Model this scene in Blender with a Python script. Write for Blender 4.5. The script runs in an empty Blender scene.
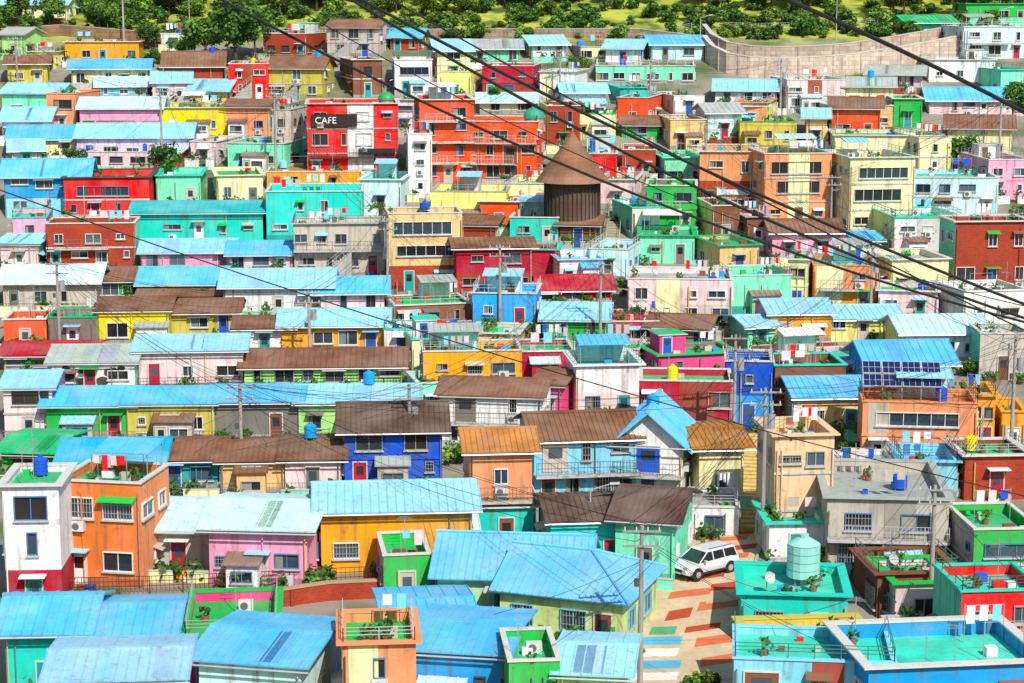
import bpy, math, random
from mathutils import Vector, Matrix
R=random.Random(11)
F=1024*70/36.0; TH=math.radians(10); H=50.0
def te(py): return math.tan(-TH-math.atan((py-341.5)/F))
TAB=[(-400,560),(-200,440),(-100,380),(0,325),(40,300),(100,272),(200,229),(300,192),(400,160),(500,133),(560,120),(600,113),(683,102),(760,90),(900,76)]
def D(py):
    if py<=TAB[0][0]: return TAB[0][1]
    for (a,A),(b,B) in zip(TAB,TAB[1:]):
        if py<=b: return A+(B-A)*(py-a)/(b-a)
    return TAB[-1][1]
NEAR=[(-3000,-6),(-60,-4),(0,-1.8),(3,-1.9),(10,-6),(25,-14),(60,-32),(76,76*te(900))]
PROF=[(y,z) for y,z in NEAR]+[(D(p),D(p)*te(p)) for p in range(890,-401,-10)]
z1=PROF[-1][1]
PROF+=[(640,z1+15),(800,z1+25),(4000,z1+25)]
def tz(Y):
    lo,hi=0,len(PROF)-1
    if Y<=PROF[0][0]: return PROF[0][1]+H
    if Y>=PROF[-1][0]: return PROF[-1][1]+H
    while hi-lo>1:
        m=(lo+hi)//2
        if PROF[m][0]<=Y: lo=m
        else: hi=m
    (a,A),(b,B)=PROF[lo],PROF[hi]
    return A+(B-A)*(Y-a)/(b-a)+H
def dep(Y,z): return Y*math.cos(TH)-z*math.sin(TH)
def site(px,py,Y=None):
    "surveyed bearing -> point on the hillside"
    if Y is None: Y=D(py)
    z=Y*te(py); return Vector(((px-512)/F*dep(Y,z),Y,z+H))
# ---------------- colours
def hx(s):
    v=[int(s[i:i+2],16)/255 for i in (0,2,4)]
    return tuple(x/12.92 if x<=.04045 else ((x+.055)/1.055)**2.4 for x in v)
def sat(c,k=1.13):
    l=.3*c[0]+.6*c[1]+.1*c[2]; return tuple(min(.86,max(.008,(l+(x-l)*k)*1.04)) for x in c)
PAL={k:sat(hx(v)) for k,v in dict(wh='f0eee8',cr='f6e4b4',be='dfbf8a',gy='bcb4a8',dg='746e68',pk='f6a0ba',lp='f8ced0',hp='e04c8a',
 rd='e01c2c',cm='b01a3e',oR='f05c2a',oy='f8a22c',yl='f8d024',ly='f5e892',ol='c2b65e',gn='22b052',lg='aadf8c',mg='84e0ba',
 tq='2ccabb',tl='289898',sb='86d0f0',bl='1c56c0',mb='389cdc',lv='d4c2ea',sa='f49870',tc='d27844',bk='9a4434',br='7c4e3a',lb='caE8f6',pe='ecbe9c',
 rb='98cee6',rs='62b8e2',rp='c2dce2',rn='805c48',rg='a8aea8',rc='2cae70',rt='4ccab2',rr='b61e3e',rq='34a2c8',dk='2c2a2a',ro='b47c48',rk='58443c',te='24a8a6').items()}
def var(c,a=.06):
    f=1+R.uniform(-a,a); return tuple(max(0,min(.86,x*f*(1+R.uniform(-a,a)*.5))) for x in c)
# ---------------- materials
MATS={}
def mk(name,rough=.8,patch=(.82,1.06),streak=0.0,bump=.0,spec=.3,metal=0,bscale=6,kind=None,dirt=(.12,.10,.08),fade=None,dlo=.52):
    m=bpy.data.materials.new(name); m.use_nodes=True; nt=m.node_tree; N=nt.nodes; L=nt.links
    b=N['Principled BSDF']; b.inputs['Roughness'].default_value=rough; b.inputs['Metallic'].default_value=metal
    b.inputs['Specular IOR Level'].default_value=spec
    at=N.new('ShaderNodeAttribute'); at.attribute_name='col'
    geo=N.new('ShaderNodeNewGeometry')
    n1=N.new('ShaderNodeTexNoise'); n1.inputs['Scale'].default_value=.55; n1.inputs['Detail'].default_value=6; n1.inputs['Roughness'].default_value=.65
    L.new(geo.outputs['Position'],n1.inputs['Vector'])
    mr=N.new('ShaderNodeMapRange'); mr.inputs[1].default_value=.3; mr.inputs[2].default_value=.7; mr.inputs[3].default_value=patch[0]; mr.inputs[4].default_value=patch[1]
    L.new(n1.outputs['Fac'],mr.inputs[0])
    mul=N.new('ShaderNodeVectorMath'); mul.operation='SCALE'
    L.new(at.outputs['Color'],mul.inputs[0]); L.new(mr.outputs[0],mul.inputs['Scale'])
    out=mul.outputs[0]
    def mixto(out,scale,sv,lo,hi,amt,col,det=5):
        mp=N.new('ShaderNodeMapping'); mp.inputs['Scale'].default_value=sv
        L.new(geo.outputs['Position'],mp.inputs[0])
        n2=N.new('ShaderNodeTexNoise'); n2.inputs['Scale'].default_value=scale; n2.inputs['Detail'].default_value=det
        L.new(mp.outputs[0],n2.inputs['Vector'])
        r2=N.new('ShaderNodeMapRange'); r2.inputs[1].default_value=lo; r2.inputs[2].default_value=hi; r2.inputs[3].default_value=0; r2.inputs[4].default_value=amt
        L.new(n2.outputs['Fac'],r2.inputs[0])
        mx=N.new('ShaderNodeMix'); mx.data_type='RGBA'; L.new(r2.outputs[0],mx.inputs[0]); L.new(out,mx.inputs[6]); mx.inputs[7].default_value=(*col,1)
        return mx.outputs[2]
    if fade: out=mixto(out,.35,(1,1,1),.42,.68,fade[0],fade[1])
    if streak>0:
        out=mixto(out,1.3,(2.2,2.2,.22),dlo,.76,streak,dirt)
        out=mixto(out,1.6,(1,1,1),.6,.72,streak*.7,dirt,8)
    if kind in('brick','block'):
        sx=N.new('ShaderNodeSeparateXYZ'); L.new(geo.outputs['Position'],sx.inputs[0])
        ad=N.new('ShaderNodeMath'); ad.operation='ADD'; L.new(sx.outputs[0],ad.inputs[0]); L.new(sx.outputs[1],ad.inputs[1])
        cb=N.new('ShaderNodeCombineXYZ'); L.new(ad.outputs[0],cb.inputs[0]); L.new(sx.outputs[2],cb.inputs[1])
        bt=N.new('ShaderNodeTexBrick'); k=kind=='brick'
        bt.inputs['Scale'].default_value=1; bt.inputs['Brick Width'].default_value=.3 if k else 1.2; bt.inputs['Row Height'].default_value=.1 if k else .6
        bt.inputs['Mortar Size'].default_value=.012 if k else .03
        bt.inputs['Color1'].default_value=(1,1,1,1); bt.inputs['Color2'].default_value=(.7,.7,.7,1); bt.inputs['Mortar'].default_value=(1.3,1.3,1.3,1) if k else (.55,.55,.55,1)
        L.new(cb.outputs[0],bt.inputs['Vector'])
        mm=N.new('ShaderNodeMix'); mm.data_type='RGBA'; mm.blend_type='MULTIPLY'; mm.inputs[0].default_value=1
        L.new(out,mm.inputs[6]); L.new(bt.outputs['Color'],mm.inputs[7]); out=mm.outputs[2]
    L.new(out,b.inputs['Base Color'])
    if bump>0:
        n3=N.new('ShaderNodeTexNoise'); n3.inputs['Scale'].default_value=bscale; n3.inputs['Detail'].default_value=4
        L.new(geo.outputs['Position'],n3.inputs['Vector'])
        bp=N.new('ShaderNodeBump'); bp.inputs['Strength'].default_value=bump; bp.inputs['Distance'].default_value=.05
        L.new(n3.outputs['Fac'],bp.inputs['Height']); L.new(bp.outputs[0],b.inputs['Normal'])
    MATS[name]=m; return m
mk('plaster',.88,(.84,1.07),.62,.3,.15,fade=(.1,(.62,.58,.52)),dlo=.5)
mk('brick',.85,(.8,1.15),.3,.2,.2,kind='brick')
mk('block',.9,(.8,1.08),.45,.3,.2,kind='block')
mk('roofmetal',.55,(.82,1.08),.45,.12,.3,dirt=(.2,.14,.1),fade=(.25,(.5,.62,.66)),dlo=.55)
mk('tile',.8,(.6,1.25),.25,.4,.2,fade=(.3,(.36,.3,.25)))
mk('deck',.65,(.75,1.12),.45,.1,.3,dirt=(.2,.18,.13),fade=(.2,(.4,.5,.44)))
mk('glass',.06,(.8,1.2),0,0,.8)
mk('trim',.5,(.9,1.03),.2,0,.4)
mk('metal',.4,(.85,1.05),.2,0,.5,metal=.3)
mk('plastic',.45,(.9,1.05),.15,0,.4)
mk('leaf',.65,(.6,1.3),0,0,.3)
mk('bark',.9,(.7,1.1),0,.5,.2)
mk('rubber',.7,(.9,1.1),0,0,.3)
mk('carpaint',.22,(.98,1.02),0,0,.6)
mk('paving',.85,(.75,1.1),.3,.2,.2,dirt=(.2,.17,.14))
nt=MATS['leaf'].node_tree; b=nt.nodes['Principled BSDF']
tr=nt.nodes.new('ShaderNodeBsdfTranslucent'); ms=nt.nodes.new('ShaderNodeMixShader'); ms.inputs[0].default_value=.25
src=b.inputs['Base Color'].links[0].from_socket; nt.links.new(src,tr.inputs[0])
nt.links.new(b.outputs[0],ms.inputs[1]); nt.links.new(tr.outputs[0],ms.inputs[2]); nt.links.new(ms.outputs[0],nt.nodes['Material Output'].inputs[0])
# ---------------- mesh builder
COL=bpy.context.scene.collection
class MB:
    def __init__(s): s.v=[];s.f=[];s.m=[];s.c=[]
    def poly(s,pts,mat,col):
        n=len(s.v); s.v+=[tuple(p) for p in pts]; s.f.append(tuple(range(n,n+len(pts)))); s.m.append(mat); s.c.append(col)
    def hexa(s,b,t,mat,col,tcol=None,tmat=None):
        n=len(s.v); s.v+=[tuple(p) for p in b]+[tuple(p) for p in t]
        for q in ((0,3,2,1),(0,1,5,4),(1,2,6,5),(2,3,7,6),(3,0,4,7)):
            s.f.append(tuple(n+i for i in q)); s.m.append(mat); s.c.append(col)
        s.f.append((n+4,n+5,n+6,n+7)); s.m.append(tmat or mat); s.c.append(tcol or col)
    def box(s,o,a,b,c,mat,col,tcol=None,tmat=None):
        o=Vector(o);a=Vector(a);b=Vector(b);c=Vector(c)
        s.hexa([o,o+a,o+a+b,o+b],[o+c,o+a+c,o+a+b+c,o+b+c],mat,col,tcol,tmat)
    def tube(s,p,q,r,mat,col,n=6,r2=None,cap=True):
        p=Vector(p);q=Vector(q);r2=r if r2 is None else r2
        d=(q-p).normalized(); x=d.orthogonal().normalized(); y=d.cross(x)
        k=len(s.v)
        for P,rr in((p,r),(q,r2)):
            for i in range(n):
                a=2*math.pi*i/n; s.v.append(tuple(P+x*math.cos(a)*rr+y*math.sin(a)*rr))
        for i in range(n):
            j=(i+1)%n; s.f.append((k+i,k+j,k+n+j,k+n+i)); s.m.append(mat); s.c.append(col)
        if cap:
            s.f.append(tuple(k+n+i for i in range(n))); s.m.append(mat); s.c.append(col)
            s.f.append(tuple(k+i for i in reversed(range(n)))); s.m.append(mat); s.c.append(col)
    def obj(s,name,parent=None,origin=None,smooth=False):
        if not s.f: return None
        me=bpy.data.meshes.new(name)
        vs=s.v
        if origin is not None:
            ox,oy,oz=origin; vs=[(x-ox,y-oy,z-oz) for x,y,z in s.v]
        me.from_pydata(vs,[],s.f)
        used=sorted(set(s.m)); 
        for u in used: me.materials.append(MATS[u])
        ix={u:i for i,u in enumerate(used)}
        me.polygons.foreach_set('material_index',[ix[m] for m in s.m])
        at=me.color_attributes.new('col','FLOAT_COLOR','CORNER'); buf=[]
        for f,c in zip(s.f,s.c): buf+=[c[0],c[1],c[2],1.0]*len(f)
        at.data.foreach_set('color',buf)
        if smooth: me.polygons.foreach_set('use_smooth',[True]*len(s.f))
        me.update()
        o=bpy.data.objects.new(name,me); COL.objects.link(o)
        if origin is not None: o.location=origin
        if parent:
            o.parent=parent
            if origin is not None: o.location=Vector(origin)-parent.location
        return o
def empty(name,loc):
    e=bpy.data.objects.new(name,None); e.location=loc; e.empty_display_size=1; COL.objects.link(e); return e
UP=Vector((0,0,1))
def window(w,P,du,dn,ww,wh,fc,gc,panes=2,grille=False):
    t=.055;pr=.12
    w.poly([P+dn*.015,P+du*ww+dn*.015,P+du*ww+UP*wh+dn*.015,P+UP*wh+dn*.015],'glass',gc)
    if gc[0]<.05 and R.random()<.3: # curtain
        f=R.uniform(.25,.5); w.poly([P+dn*.02,P+du*ww*f+dn*.02,P+du*ww*f+UP*wh+dn*.02,P+UP*wh+dn*.02],'glass',R.choice([(.25,.25,.23),(.3,.22,.15),(.15,.2,.25)]))
    w.box(P,du*t,dn*pr,UP*wh,'trim',fc); w.box(P+du*(ww-t),du*t,dn*pr,UP*wh,'trim',fc)
    w.box(P+du*t,du*(ww-2*t),dn*pr,UP*t,'trim',fc); w.box(P+du*t+UP*(wh-t),du*(ww-2*t),dn*(pr+.04),UP*t,'trim',fc)
    for i in range(1,panes):
        w.box(P+du*(ww*i/panes-.025)+UP*t,du*.05,dn*(pr-.05),UP*(wh-2*t),'trim',fc)
    w.box(P-du*.08-UP*.1,du*(ww+.16),dn*.18,UP*.1,'trim',var((.5,.48,.45)))
    if grille:
        n=int(ww/.18)
        for i in range(1,n): w.box(P+du*(ww*i/n-.012)+dn*.12,du*.025,dn*.02,UP*wh,'metal',(.5,.5,.5))
        for z in(.3,.7): w.box(P+UP*wh*z+dn*.125,du*ww,dn*.02,UP*.025,'metal',(.5,.5,.5))
GC=[(.02,.03,.04),(.03,.05,.06),(.05,.08,.1),(.08,.11,.13),(.015,.015,.02),(.04,.06,.08),(.02,.02,.02),(.03,.03,.03)]
def door(w,P,du,dn,ww,wh,c):
    w.box(P,du*ww,dn*.05,UP*wh,'plastic',c)
    w.box(P-du*.08,du*.08,dn*.1,UP*(wh+.08),'trim',(.6,.6,.58)); w.box(P+du*ww,du*.08,dn*.1,UP*(wh+.08),'trim',(.6,.6,.58)); w.box(P+UP*wh,du*ww,dn*.1,UP*.08,'trim',(.6,.6,.58))
    w.box(P+du*ww*.2+UP*wh*.5+dn*.05,du*ww*.6,dn*.01,UP*wh*.35,'glass',R.choice(GC))
def ac(d,P,du,dn):
    d.box(P,du*.8,dn*.35,UP*.6,'trim',(.62,.62,.6)); d.tube(P+du*.3+UP*.3+dn*.35,P+du*.3+UP*.3+dn*.37,.22,'trim',(.12,.12,.12),10)
def rail(d,P,Q,h,c,sp=1.0,mid=2,vert=0):
    P=Vector(P);Q=Vector(Q);L=(Q-P).length; n=max(1,int(L/sp))
    for i in range(n+1):
        a=P.lerp(Q,i/n); d.tube(a,a+UP*h,.03,'metal',c,4)
    for k in range(mid): 
        z=h*(1-k/mid*.8); d.tube(P+UP*z,Q+UP*z,.025,'metal',c,4)
    if vert:
        m=int(L/vert)
        for i in range(m): a=P.lerp(Q,(i+.5)/m); d.box(a+UP*.1-Vector((.012,.012,0)),(.024,0,0),(0,.024,0),UP*(h-.1),'metal',c)
def tank(d,P,r,h,c):
    for i in range(4):
        a=i*math.pi/2+.78; d.tube(P+Vector((math.cos(a)*r*.8,math.sin(a)*r*.8,0)),P+Vector((math.cos(a)*r*.8,math.sin(a)*r*.8,.45)),.05,'metal',(.3,.3,.3),5)
    n=14; z=.45
    for i in range(4):
        d.tube(P+UP*(z+h*i/4),P+UP*(z+h*(i+.88)/4),r,'plastic',c,n); d.tube(P+UP*(z+h*(i+.88)/4),P+UP*(z+h*(i+1)/4),r*.94,'plastic',c,n)
    d.tube(P+UP*(z+h),P+UP*(z+h*1.2),r,'plastic',c,n,r2=r*.35); d.tube(P+UP*(z+h*1.2),P+UP*(z+h*1.3),r*.3,'plastic',c,10)
def bushlet(d,p,r,n=26,c=(.06,.16,.03)):
    for j in range(n):
        q=p+Vector((R.gauss(0,r),R.gauss(0,r),R.gauss(.1,r))); e=Vector((R.uniform(-1,1),R.uniform(-1,1),R.uniform(-1,1)))*r*.8; g=e.orthogonal().normalized()*r*.65
        d.poly([q-e,q+g,q+e,q-g],'leaf',var(c,.45))
def slope(r,E0,E1,R1,R0,mat,c,sp,rh=.05,rw=.09):
    E0,E1,R1,R0=[Vector(x) for x in(E0,E1,R1,R0)]
    n=(E1-E0).cross(R0-E0).normalized()
    if n.z<0:n=-n
    th=n*.09
    r.hexa([E0,E1,R1,R0],[E0+th,E1+th,R1+th,R0+th],mat,c)
    L=(E1-E0).length; k=max(2,int(L/sp)); dr=(E1-E0).normalized(); hd=dr*rw/2
    a0=(R0-E0).dot(dr); a1=(E1-R1).dot(dr); upv=(R0-E0)-dr*a0
    for i in range(k+1):
        s=min(max(L*i/k,.05),L-.05); f=1.0
        if a0>.1: f=min(f,s/a0)
        if a1>.1: f=min(f,(L-s)/a1)
        if f<.06: continue
        a=E0+dr*s+th; bb=a+upv*f
        cc=var(tuple(x*.93 for x in c),.07)
        r.hexa([a-hd,a+hd,bb+hd,bb-hd],[a-hd*.5+n*rh,a+hd*.5+n*rh,bb+hd*.5+n*rh,bb-hd*.5+n*rh],mat,cc)
def building(x0,x1,yt,ye,yb,wall='wh',rt='f',rc=None,yaw=None,name=None,ws=None):
    Y=D(yb); zb=Y*te(yb); ze=Y*te(ye)
    if ze-zb<1.6: ze=zb+1.6
    base2=None
    if '/' in wall: wall,base2=wall.split('/')
    wc=var(PAL[wall]); lc=var(PAL[base2]) if base2 else wc
    wm='brick' if wall=='bk' else 'plaster'; lm='brick' if base2=='bk' else ('plaster' if base2 else wm)
    a=math.radians(yaw if yaw is not None else R.choice([-1,1])*R.uniform(2,15))
    dp=dep(Y,(zb+ze)/2); X0=(x0-512)/F*dp; X1=(x1-512)/F*dp; W=X1-X0
    if rt=='f':
        t=te(yt); d=(ze/t-Y) if abs(t)>.004 and ze<0 else 7
        if d<0: d=7
        d=min(max(d,5.0),10.5)
    else: d=R.uniform(5.6,7.5)
    if rt in'gh': rise=min(max((Y+d/2)*te(yt)-ze,.4),2.3)
    elif rt=='s': rise=min(max((Y+d)*te(yt)-ze,.25),1.9)
    elif rt=='x': rise=min(max(Y*te(yt)-ze,.5),2.5)
    else: rise=0
    d=min(d,W*1.3+3)
    s=abs(math.sin(a)); cth=math.cos(a)
    if d*s>W*.45: d=max(3,W*.45/s)
    w=(W-d*s)/cth
    U=Vector((math.cos(a),math.sin(a),0)); V=Vector((-math.sin(a),math.cos(a),0))
    O=Vector((X0+(d*s if a>0 else 0), Y+(w*s if a<0 else 0), 0))
    zb+=H; ze+=H
    O.z=zb
    hgt=ze-zb; ns=max(1,round(hgt/2.75)); sh=hgt/ns
    def P(u,v,z): return O+U*u+V*v+UP*z
    wl,rf,wi,de=MB(),MB(),MB(),MB()
    near=yb>400
    zz=[-3.0]+[sh*i for i in range(1,ns+1)]
    cs=[P(0,0,0),P(w,0,0),P(w,d,0),P(0,d,0)]
    sidec=wc if R.random()<.75 else var(R.choice([PAL['gy'],PAL['wh'],PAL['pk'],PAL['ly'],PAL['sa'],PAL['mg']]))
    for i in range(ns):
        c=lc if i==0 and ns>1 and base2 else wc; m=lm if i==0 and ns>1 and base2 else wm
        for k in range(4):
            A=cs[k];B=cs[(k+1)%4]
            wl.poly([A+UP*zz[i],B+UP*zz[i],B+UP*zz[i+1],A+UP*zz[i+1]],m if k==0 else ('plaster' if sidec!=wc else m),c if k==0 or sidec==wc else sidec)
    if R.random()<.5:
        pc=tuple(x*.55 for x in lc) if R.random()<.5 else (.33,.31,.28)
        wl.box(P(-.03,-.04,-2.5),U*(w+.06),V*.04,UP*(2.5+R.uniform(.3,.8)),'plaster',pc)
    if R.random()<.55:
        bc=R.choice([wc,(.6,.58,.54),(.45,.44,.42)])
        for i in range(1,ns):
            wl.box(P(-.05,-.09,sh*i-.08),U*(w+.1),V*.09,UP*.16,'plaster',bc)
            if a>0: wl.box(P(-.05,0,sh*i-.08),U*.05,V*d,UP*.16,'plaster',bc)
            else: wl.box(P(w,0,sh*i-.08),U*.05,V*d,UP*.16,'plaster',bc)
    if R.random()<.3 and ns>1 and w>3.5:
        u0=R.uniform(0,w*.5); bw=R.uniform(1.4,w*.45); wl.box(P(u0,-.035,.02),U*bw,V*.035,UP*(hgt-.05),'plaster',var(R.choice([PAL['wh'],PAL['gy'],PAL['cr'],PAL['bk'],tuple(x*.7 for x in wc)])))
    if rt=='f':
        col=PAL[rc] if rc else PAL[R.choice(['rc','rt','rg','gy','rt','gy','rq','cr','gn'])]
        ph=R.uniform(.35,.8) if hgt>2.4 else .25; pt=.16
        wl.poly([P(0,0,hgt-ph),P(w,0,hgt-ph),P(w,d,hgt-ph),P(0,d,hgt-ph)],'deck',var(col,.1))
        cc=R.choice([wc,(.66,.64,.6),(.66,.64,.6),col])
        for (u,v,du_,dv_) in((0,0,w,pt),(0,d-pt,w,pt),(0,pt,pt,d-2*pt),(w-pt,pt,pt,d-2*pt)):
            rf.box(P(u+.004,v+.004,hgt-ph+.004),U*(du_-.008),V*(dv_-.008),UP*(ph-.01),wm,wc)
        ov=R.choice([.08,.12,.3])
        for (u,v,du_,dv_) in((-ov,-ov,w+2*ov,.2+ov),(-ov,d-.2,w+2*ov,.2+ov),(-ov,.2,.2+ov,d-.4),(w-.2,.2,.2+ov,d-.4)):
            rf.box(P(u,v,hgt),U*du_,V*dv_,UP*.1,'trim',cc)
        dk=hgt-ph
        q0=R.random()
        if w>4.5 and d>4.5 and q0<.22 and yb<560 and yaw is None:
            pw,pd,pz=R.uniform(1.8,2.8),R.uniform(1.8,2.6),R.uniform(1.5,2.0); u=R.uniform(.4,w-pw-.4); v=d-pd-.3
            c2=R.choice([wc,var((.6,.58,.55)),wc,var(PAL['wh'])])
            rf.box(P(u,v,dk+.004),U*pw,V*pd,UP*pz,'plaster',c2); rf.box(P(u-.15,v-.15,dk+pz),U*(pw+.3),V*(pd+.3),UP*.1,'trim',(.6,.6,.57),col,'deck')
            door(wi,P(u+.3,v,dk),U,-V,.75,pz-.2,var(PAL[R.choice(['tl','br','gy','bl'])]))
        elif w>4.5 and q0<.42 and yb<600:
            pw,pd,pz=R.uniform(2.2,min(4.5,w-.6)),R.uniform(1.6,2.6),1.9; u=R.uniform(.2,w-pw-.2); v=d-pd-.3
            for uu,vv in((u,v),(u+pw,v),(u,v+pd),(u+pw,v+pd)): de.tube(P(uu,vv,dk),P(uu,vv,dk+pz),.04,'metal',(.4,.4,.4),4)
            slope(rf,P(u-.2,v-.2,dk+pz-.1),P(u+pw+.2,v-.2,dk+pz-.1),P(u+pw+.2,v+pd,dk+pz+.25),P(u-.2,v+pd,dk+pz+.25),'roofmetal',PAL[R.choice(['rb','rg','rp','wh','rs'])],.5)
            if R.random()<.6: rf.box(P(u+.05,v+pd-.1,dk+.01),U*(pw-.1),V*.08,UP*(pz),'plaster',var(PAL[R.choice(['wh','gy','lb'])]))
        if q0>.4 and R.random()<.26 and w>3:
            tank(de,P(R.uniform(1,w-1),R.uniform(d*.5,d-1),dk-.3),R.uniform(.4,.55),R.uniform(.7,.95),PAL[R.choice(['bl','mb','bl','yl','rb'])])
        if R.random()<.55:
            rc_=R.choice([(.5,.5,.5),(.65,.65,.65),(.1,.25,.2),(.2,.1,.08)])
            z=hgt+.1; hh=.7
            rail(de,P(.05,.05,z),P(w-.05,.05,z),hh,rc_,1.2,3 if near else 2); 
            rail(de,P(.05,.05,z),P(.05,d-.1,z),hh,rc_,1.2,2); rail(de,P(w-.05,.05,z),P(w-.05,d-.1,z),hh,rc_,1.2,2)
        for k in range(R.randint(4,11)):
            u,v=R.uniform(.4,max(.5,w-1)),R.uniform(.3,max(.4,d-1)); q=R.random()
            if q<.45: 
                s_=R.uniform(.25,.65); de.box(P(u,v,dk+.004),U*s_*R.uniform(.8,1.6),V*s_*.8,UP*s_*.8,'plastic',var(PAL[R.choice(['wh','bl','rd','gy','br','wh','mb','gn','gy','dg'])]))
            elif q<.7:
                de.tube(P(u,v,dk),P(u,v,dk+.3),.18,'plastic',(.3,.12,.07),8,.24); bushlet(de,P(u,v,dk+.5),.18)
            elif q<.82:
                p=P(u,v,dk); de.tube(p,p+UP*2,.025,'metal',(.4,.4,.4),4); 
                p2=p+U*min(2.2,w-u-.2) if w-u>1 else p-U*1; de.tube(p2,p2+UP*2,.025,'metal',(.4,.4,.4),4); de.tube(p+UP*1.9,p2+UP*1.9,.015,'metal',(.6,.6,.6),4)
                if R.random()<.7:
                    n=R.randint(2,4)
                    for j in range(n):
                        b0=p.lerp(p2,(j+.15)/n)+UP*1.9; b1=p.lerp(p2,(j+.8)/n)+UP*1.9; hh=R.uniform(.5,.95)
                        de.poly([b0,b1,b1-UP*hh+V*.05,b0-UP*hh+V*.03],'plastic',var(PAL[R.choice(['wh','wh','lp','sb','rd','bl','gy'])]))
            elif q<.9: ac(de,P(u,v,dk+.004),U,-V)
            else:
                p=P(u,v,dk); de.tube(p,p+UP*R.uniform(2,3.4),.025,'metal',(.4,.4,.4),4); pp=p+UP*2.2
                for j in range(4): de.tube(pp-U*(.5-.08*j)+V*.2*j,pp+U*(.5-.08*j)+V*.2*j,.012,'metal',(.5,.5,.5),3)
    else:
        col=PAL[rc] if rc else PAL[R.choice(['rb','rs','rb','rp','rn','rg'])]
        col=var(col,.1); tl=rc in('rn','rk','rr','ro'); mt='tile' if tl else 'roofmetal'; sp=.36 if tl else .5
        if not near: sp*=1.35
        oh=R.uniform(.4,.7)
        if rt in'gh':
            k=rise/(d/2)
            if rt=='g':
                for pu in(0,w): wl.poly([P(pu,0,hgt),P(pu,d,hgt),P(pu,d/2,hgt+rise)],wm,wc)
                slope(rf,P(-oh,-oh,hgt-oh*k+.02),P(w+oh,-oh,hgt-oh*k+.02),P(w+oh,d/2,hgt+rise+.02),P(-oh,d/2,hgt+rise+.02),mt,col,sp)
                slope(rf,P(w+oh,d+oh,hgt-oh*k+.02),P(-oh,d+oh,hgt-oh*k+.02),P(-oh,d/2,hgt+rise+.02),P(w+oh,d/2,hgt+rise+.02),mt,col,sp*1.5)
                rf.box(P(-oh-.02,d/2-.14,hgt+rise+.09),U*(w+2*oh+.04),V*.28,UP*.09,mt,var(col,.1))
            else:
                i=min(d/2,w*.35); e=hgt-oh*k+.02
                slope(rf,P(-oh,-oh,e),P(w+oh,-oh,e),P(w-i,d/2,hgt+rise),P(i,d/2,hgt+rise),mt,col,sp)
                slope(rf,P(w+oh,d+oh,e),P(-oh,d+oh,e),P(i,d/2,hgt+rise),P(w-i,d/2,hgt+rise),mt,col,sp*1.5)
                for A,B,C in((P(-oh,d+oh,e),P(-oh,-oh,e),P(i,d/2,hgt+rise)),(P(w+oh,-oh,e),P(w+oh,d+oh,e),P(w-i,d/2,hgt+rise))):
                    slope(rf,A,B,C+(B-A)*.01,C-(B-A)*.01,mt,col,sp)
                for A,B in((P(-oh,-oh,e),P(i,d/2,hgt+rise)),(P(w+oh,-oh,e),P(w-i,d/2,hgt+rise)),(P(i,d/2,hgt+rise),P(w-i,d/2,hgt+rise))): rf.tube(A+UP*.12,B+UP*.12,.1,mt,var(col,.1),6)
        elif rt=='s':
            k=rise/d
            for pu in(0,w): wl.poly([P(pu,0,hgt),P(pu,d,hgt),P(pu,d,hgt+rise)],wm,wc)
            wl.poly([P(0,d,hgt),P(w,d,hgt),P(w,d,hgt+rise),P(0,d,hgt+rise)],wm,wc)
            slope(rf,P(-oh,-oh,hgt-oh*k+.02),P(w+oh,-oh,hgt-oh*k+.02),P(w+oh,d+.2,hgt+rise+.2*k+.02),P(-oh,d+.2,hgt+rise+.2*k+.02),mt,col,sp)
        else:
            k=rise/(w/2)
            for pv in(0,d): wl.poly([P(0,pv,hgt),P(w,pv,hgt),P(w/2,pv,hgt+rise)],wm,wc)
            slope(rf,P(-oh,d+oh,hgt-oh*k+.02),P(-oh,-oh,hgt-oh*k+.02),P(w/2,-oh,hgt+rise+.02),P(w/2,d+oh,hgt+rise+.02),mt,col,sp)
            slope(rf,P(w+oh,-oh,hgt-oh*k+.02),P(w+oh,d+oh,hgt-oh*k+.02),P(w/2,d+oh,hgt+rise+.02),P(w/2,-oh,hgt+rise+.02),mt,col,sp)
            rf.box(P(w/2-.14,-oh-.02,hgt+rise+.09),U*.28,V*(d+2*oh+.04),UP*.09,mt,var(col,.1))
        rf.tube(P(-oh,-oh-.05,hgt-.08-oh*.2),P(w+oh,-oh-.05,hgt-.08-oh*.2),.06,'metal',(.5,.5,.5),5)
        if R.random()<.06: tank(de,P(R.uniform(.8,max(.9,w-.8)),d/2,hgt+rise*.6),.45,.8,PAL[R.choice(['bl','mb'])])
        if mt=='roofmetal' and rt in 'gs': # replaced sheets follow the slope
            hd2=d/2 if rt=='g' else d; kk=rise/hd2
            for j in range(R.randint(0,3)):
                u=R.uniform(0,max(.1,w-1.2)); pw=R.choice([.5,1.0,1.5])
                rf.poly([P(u,-.3,hgt-.3*kk+.128),P(u+pw,-.3,hgt-.3*kk+.128),P(u+pw,hd2-.2,hgt+rise-.2*kk+.128),P(u,hd2-.2,hgt+rise-.2*kk+.128)],mt,var(tuple(x*R.uniform(.8,1.12) for x in col),.08))
    fc=R.choice([(.72,.72,.7)]*3+[(.1,.07,.05),(.3,.3,.3),(.08,.2,.4),(.4,.4,.38)])
    topz=hgt-(ph if rt=='f' else 0)
    style=ws or R.choice(['w','w','w','band','bal'])
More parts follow.
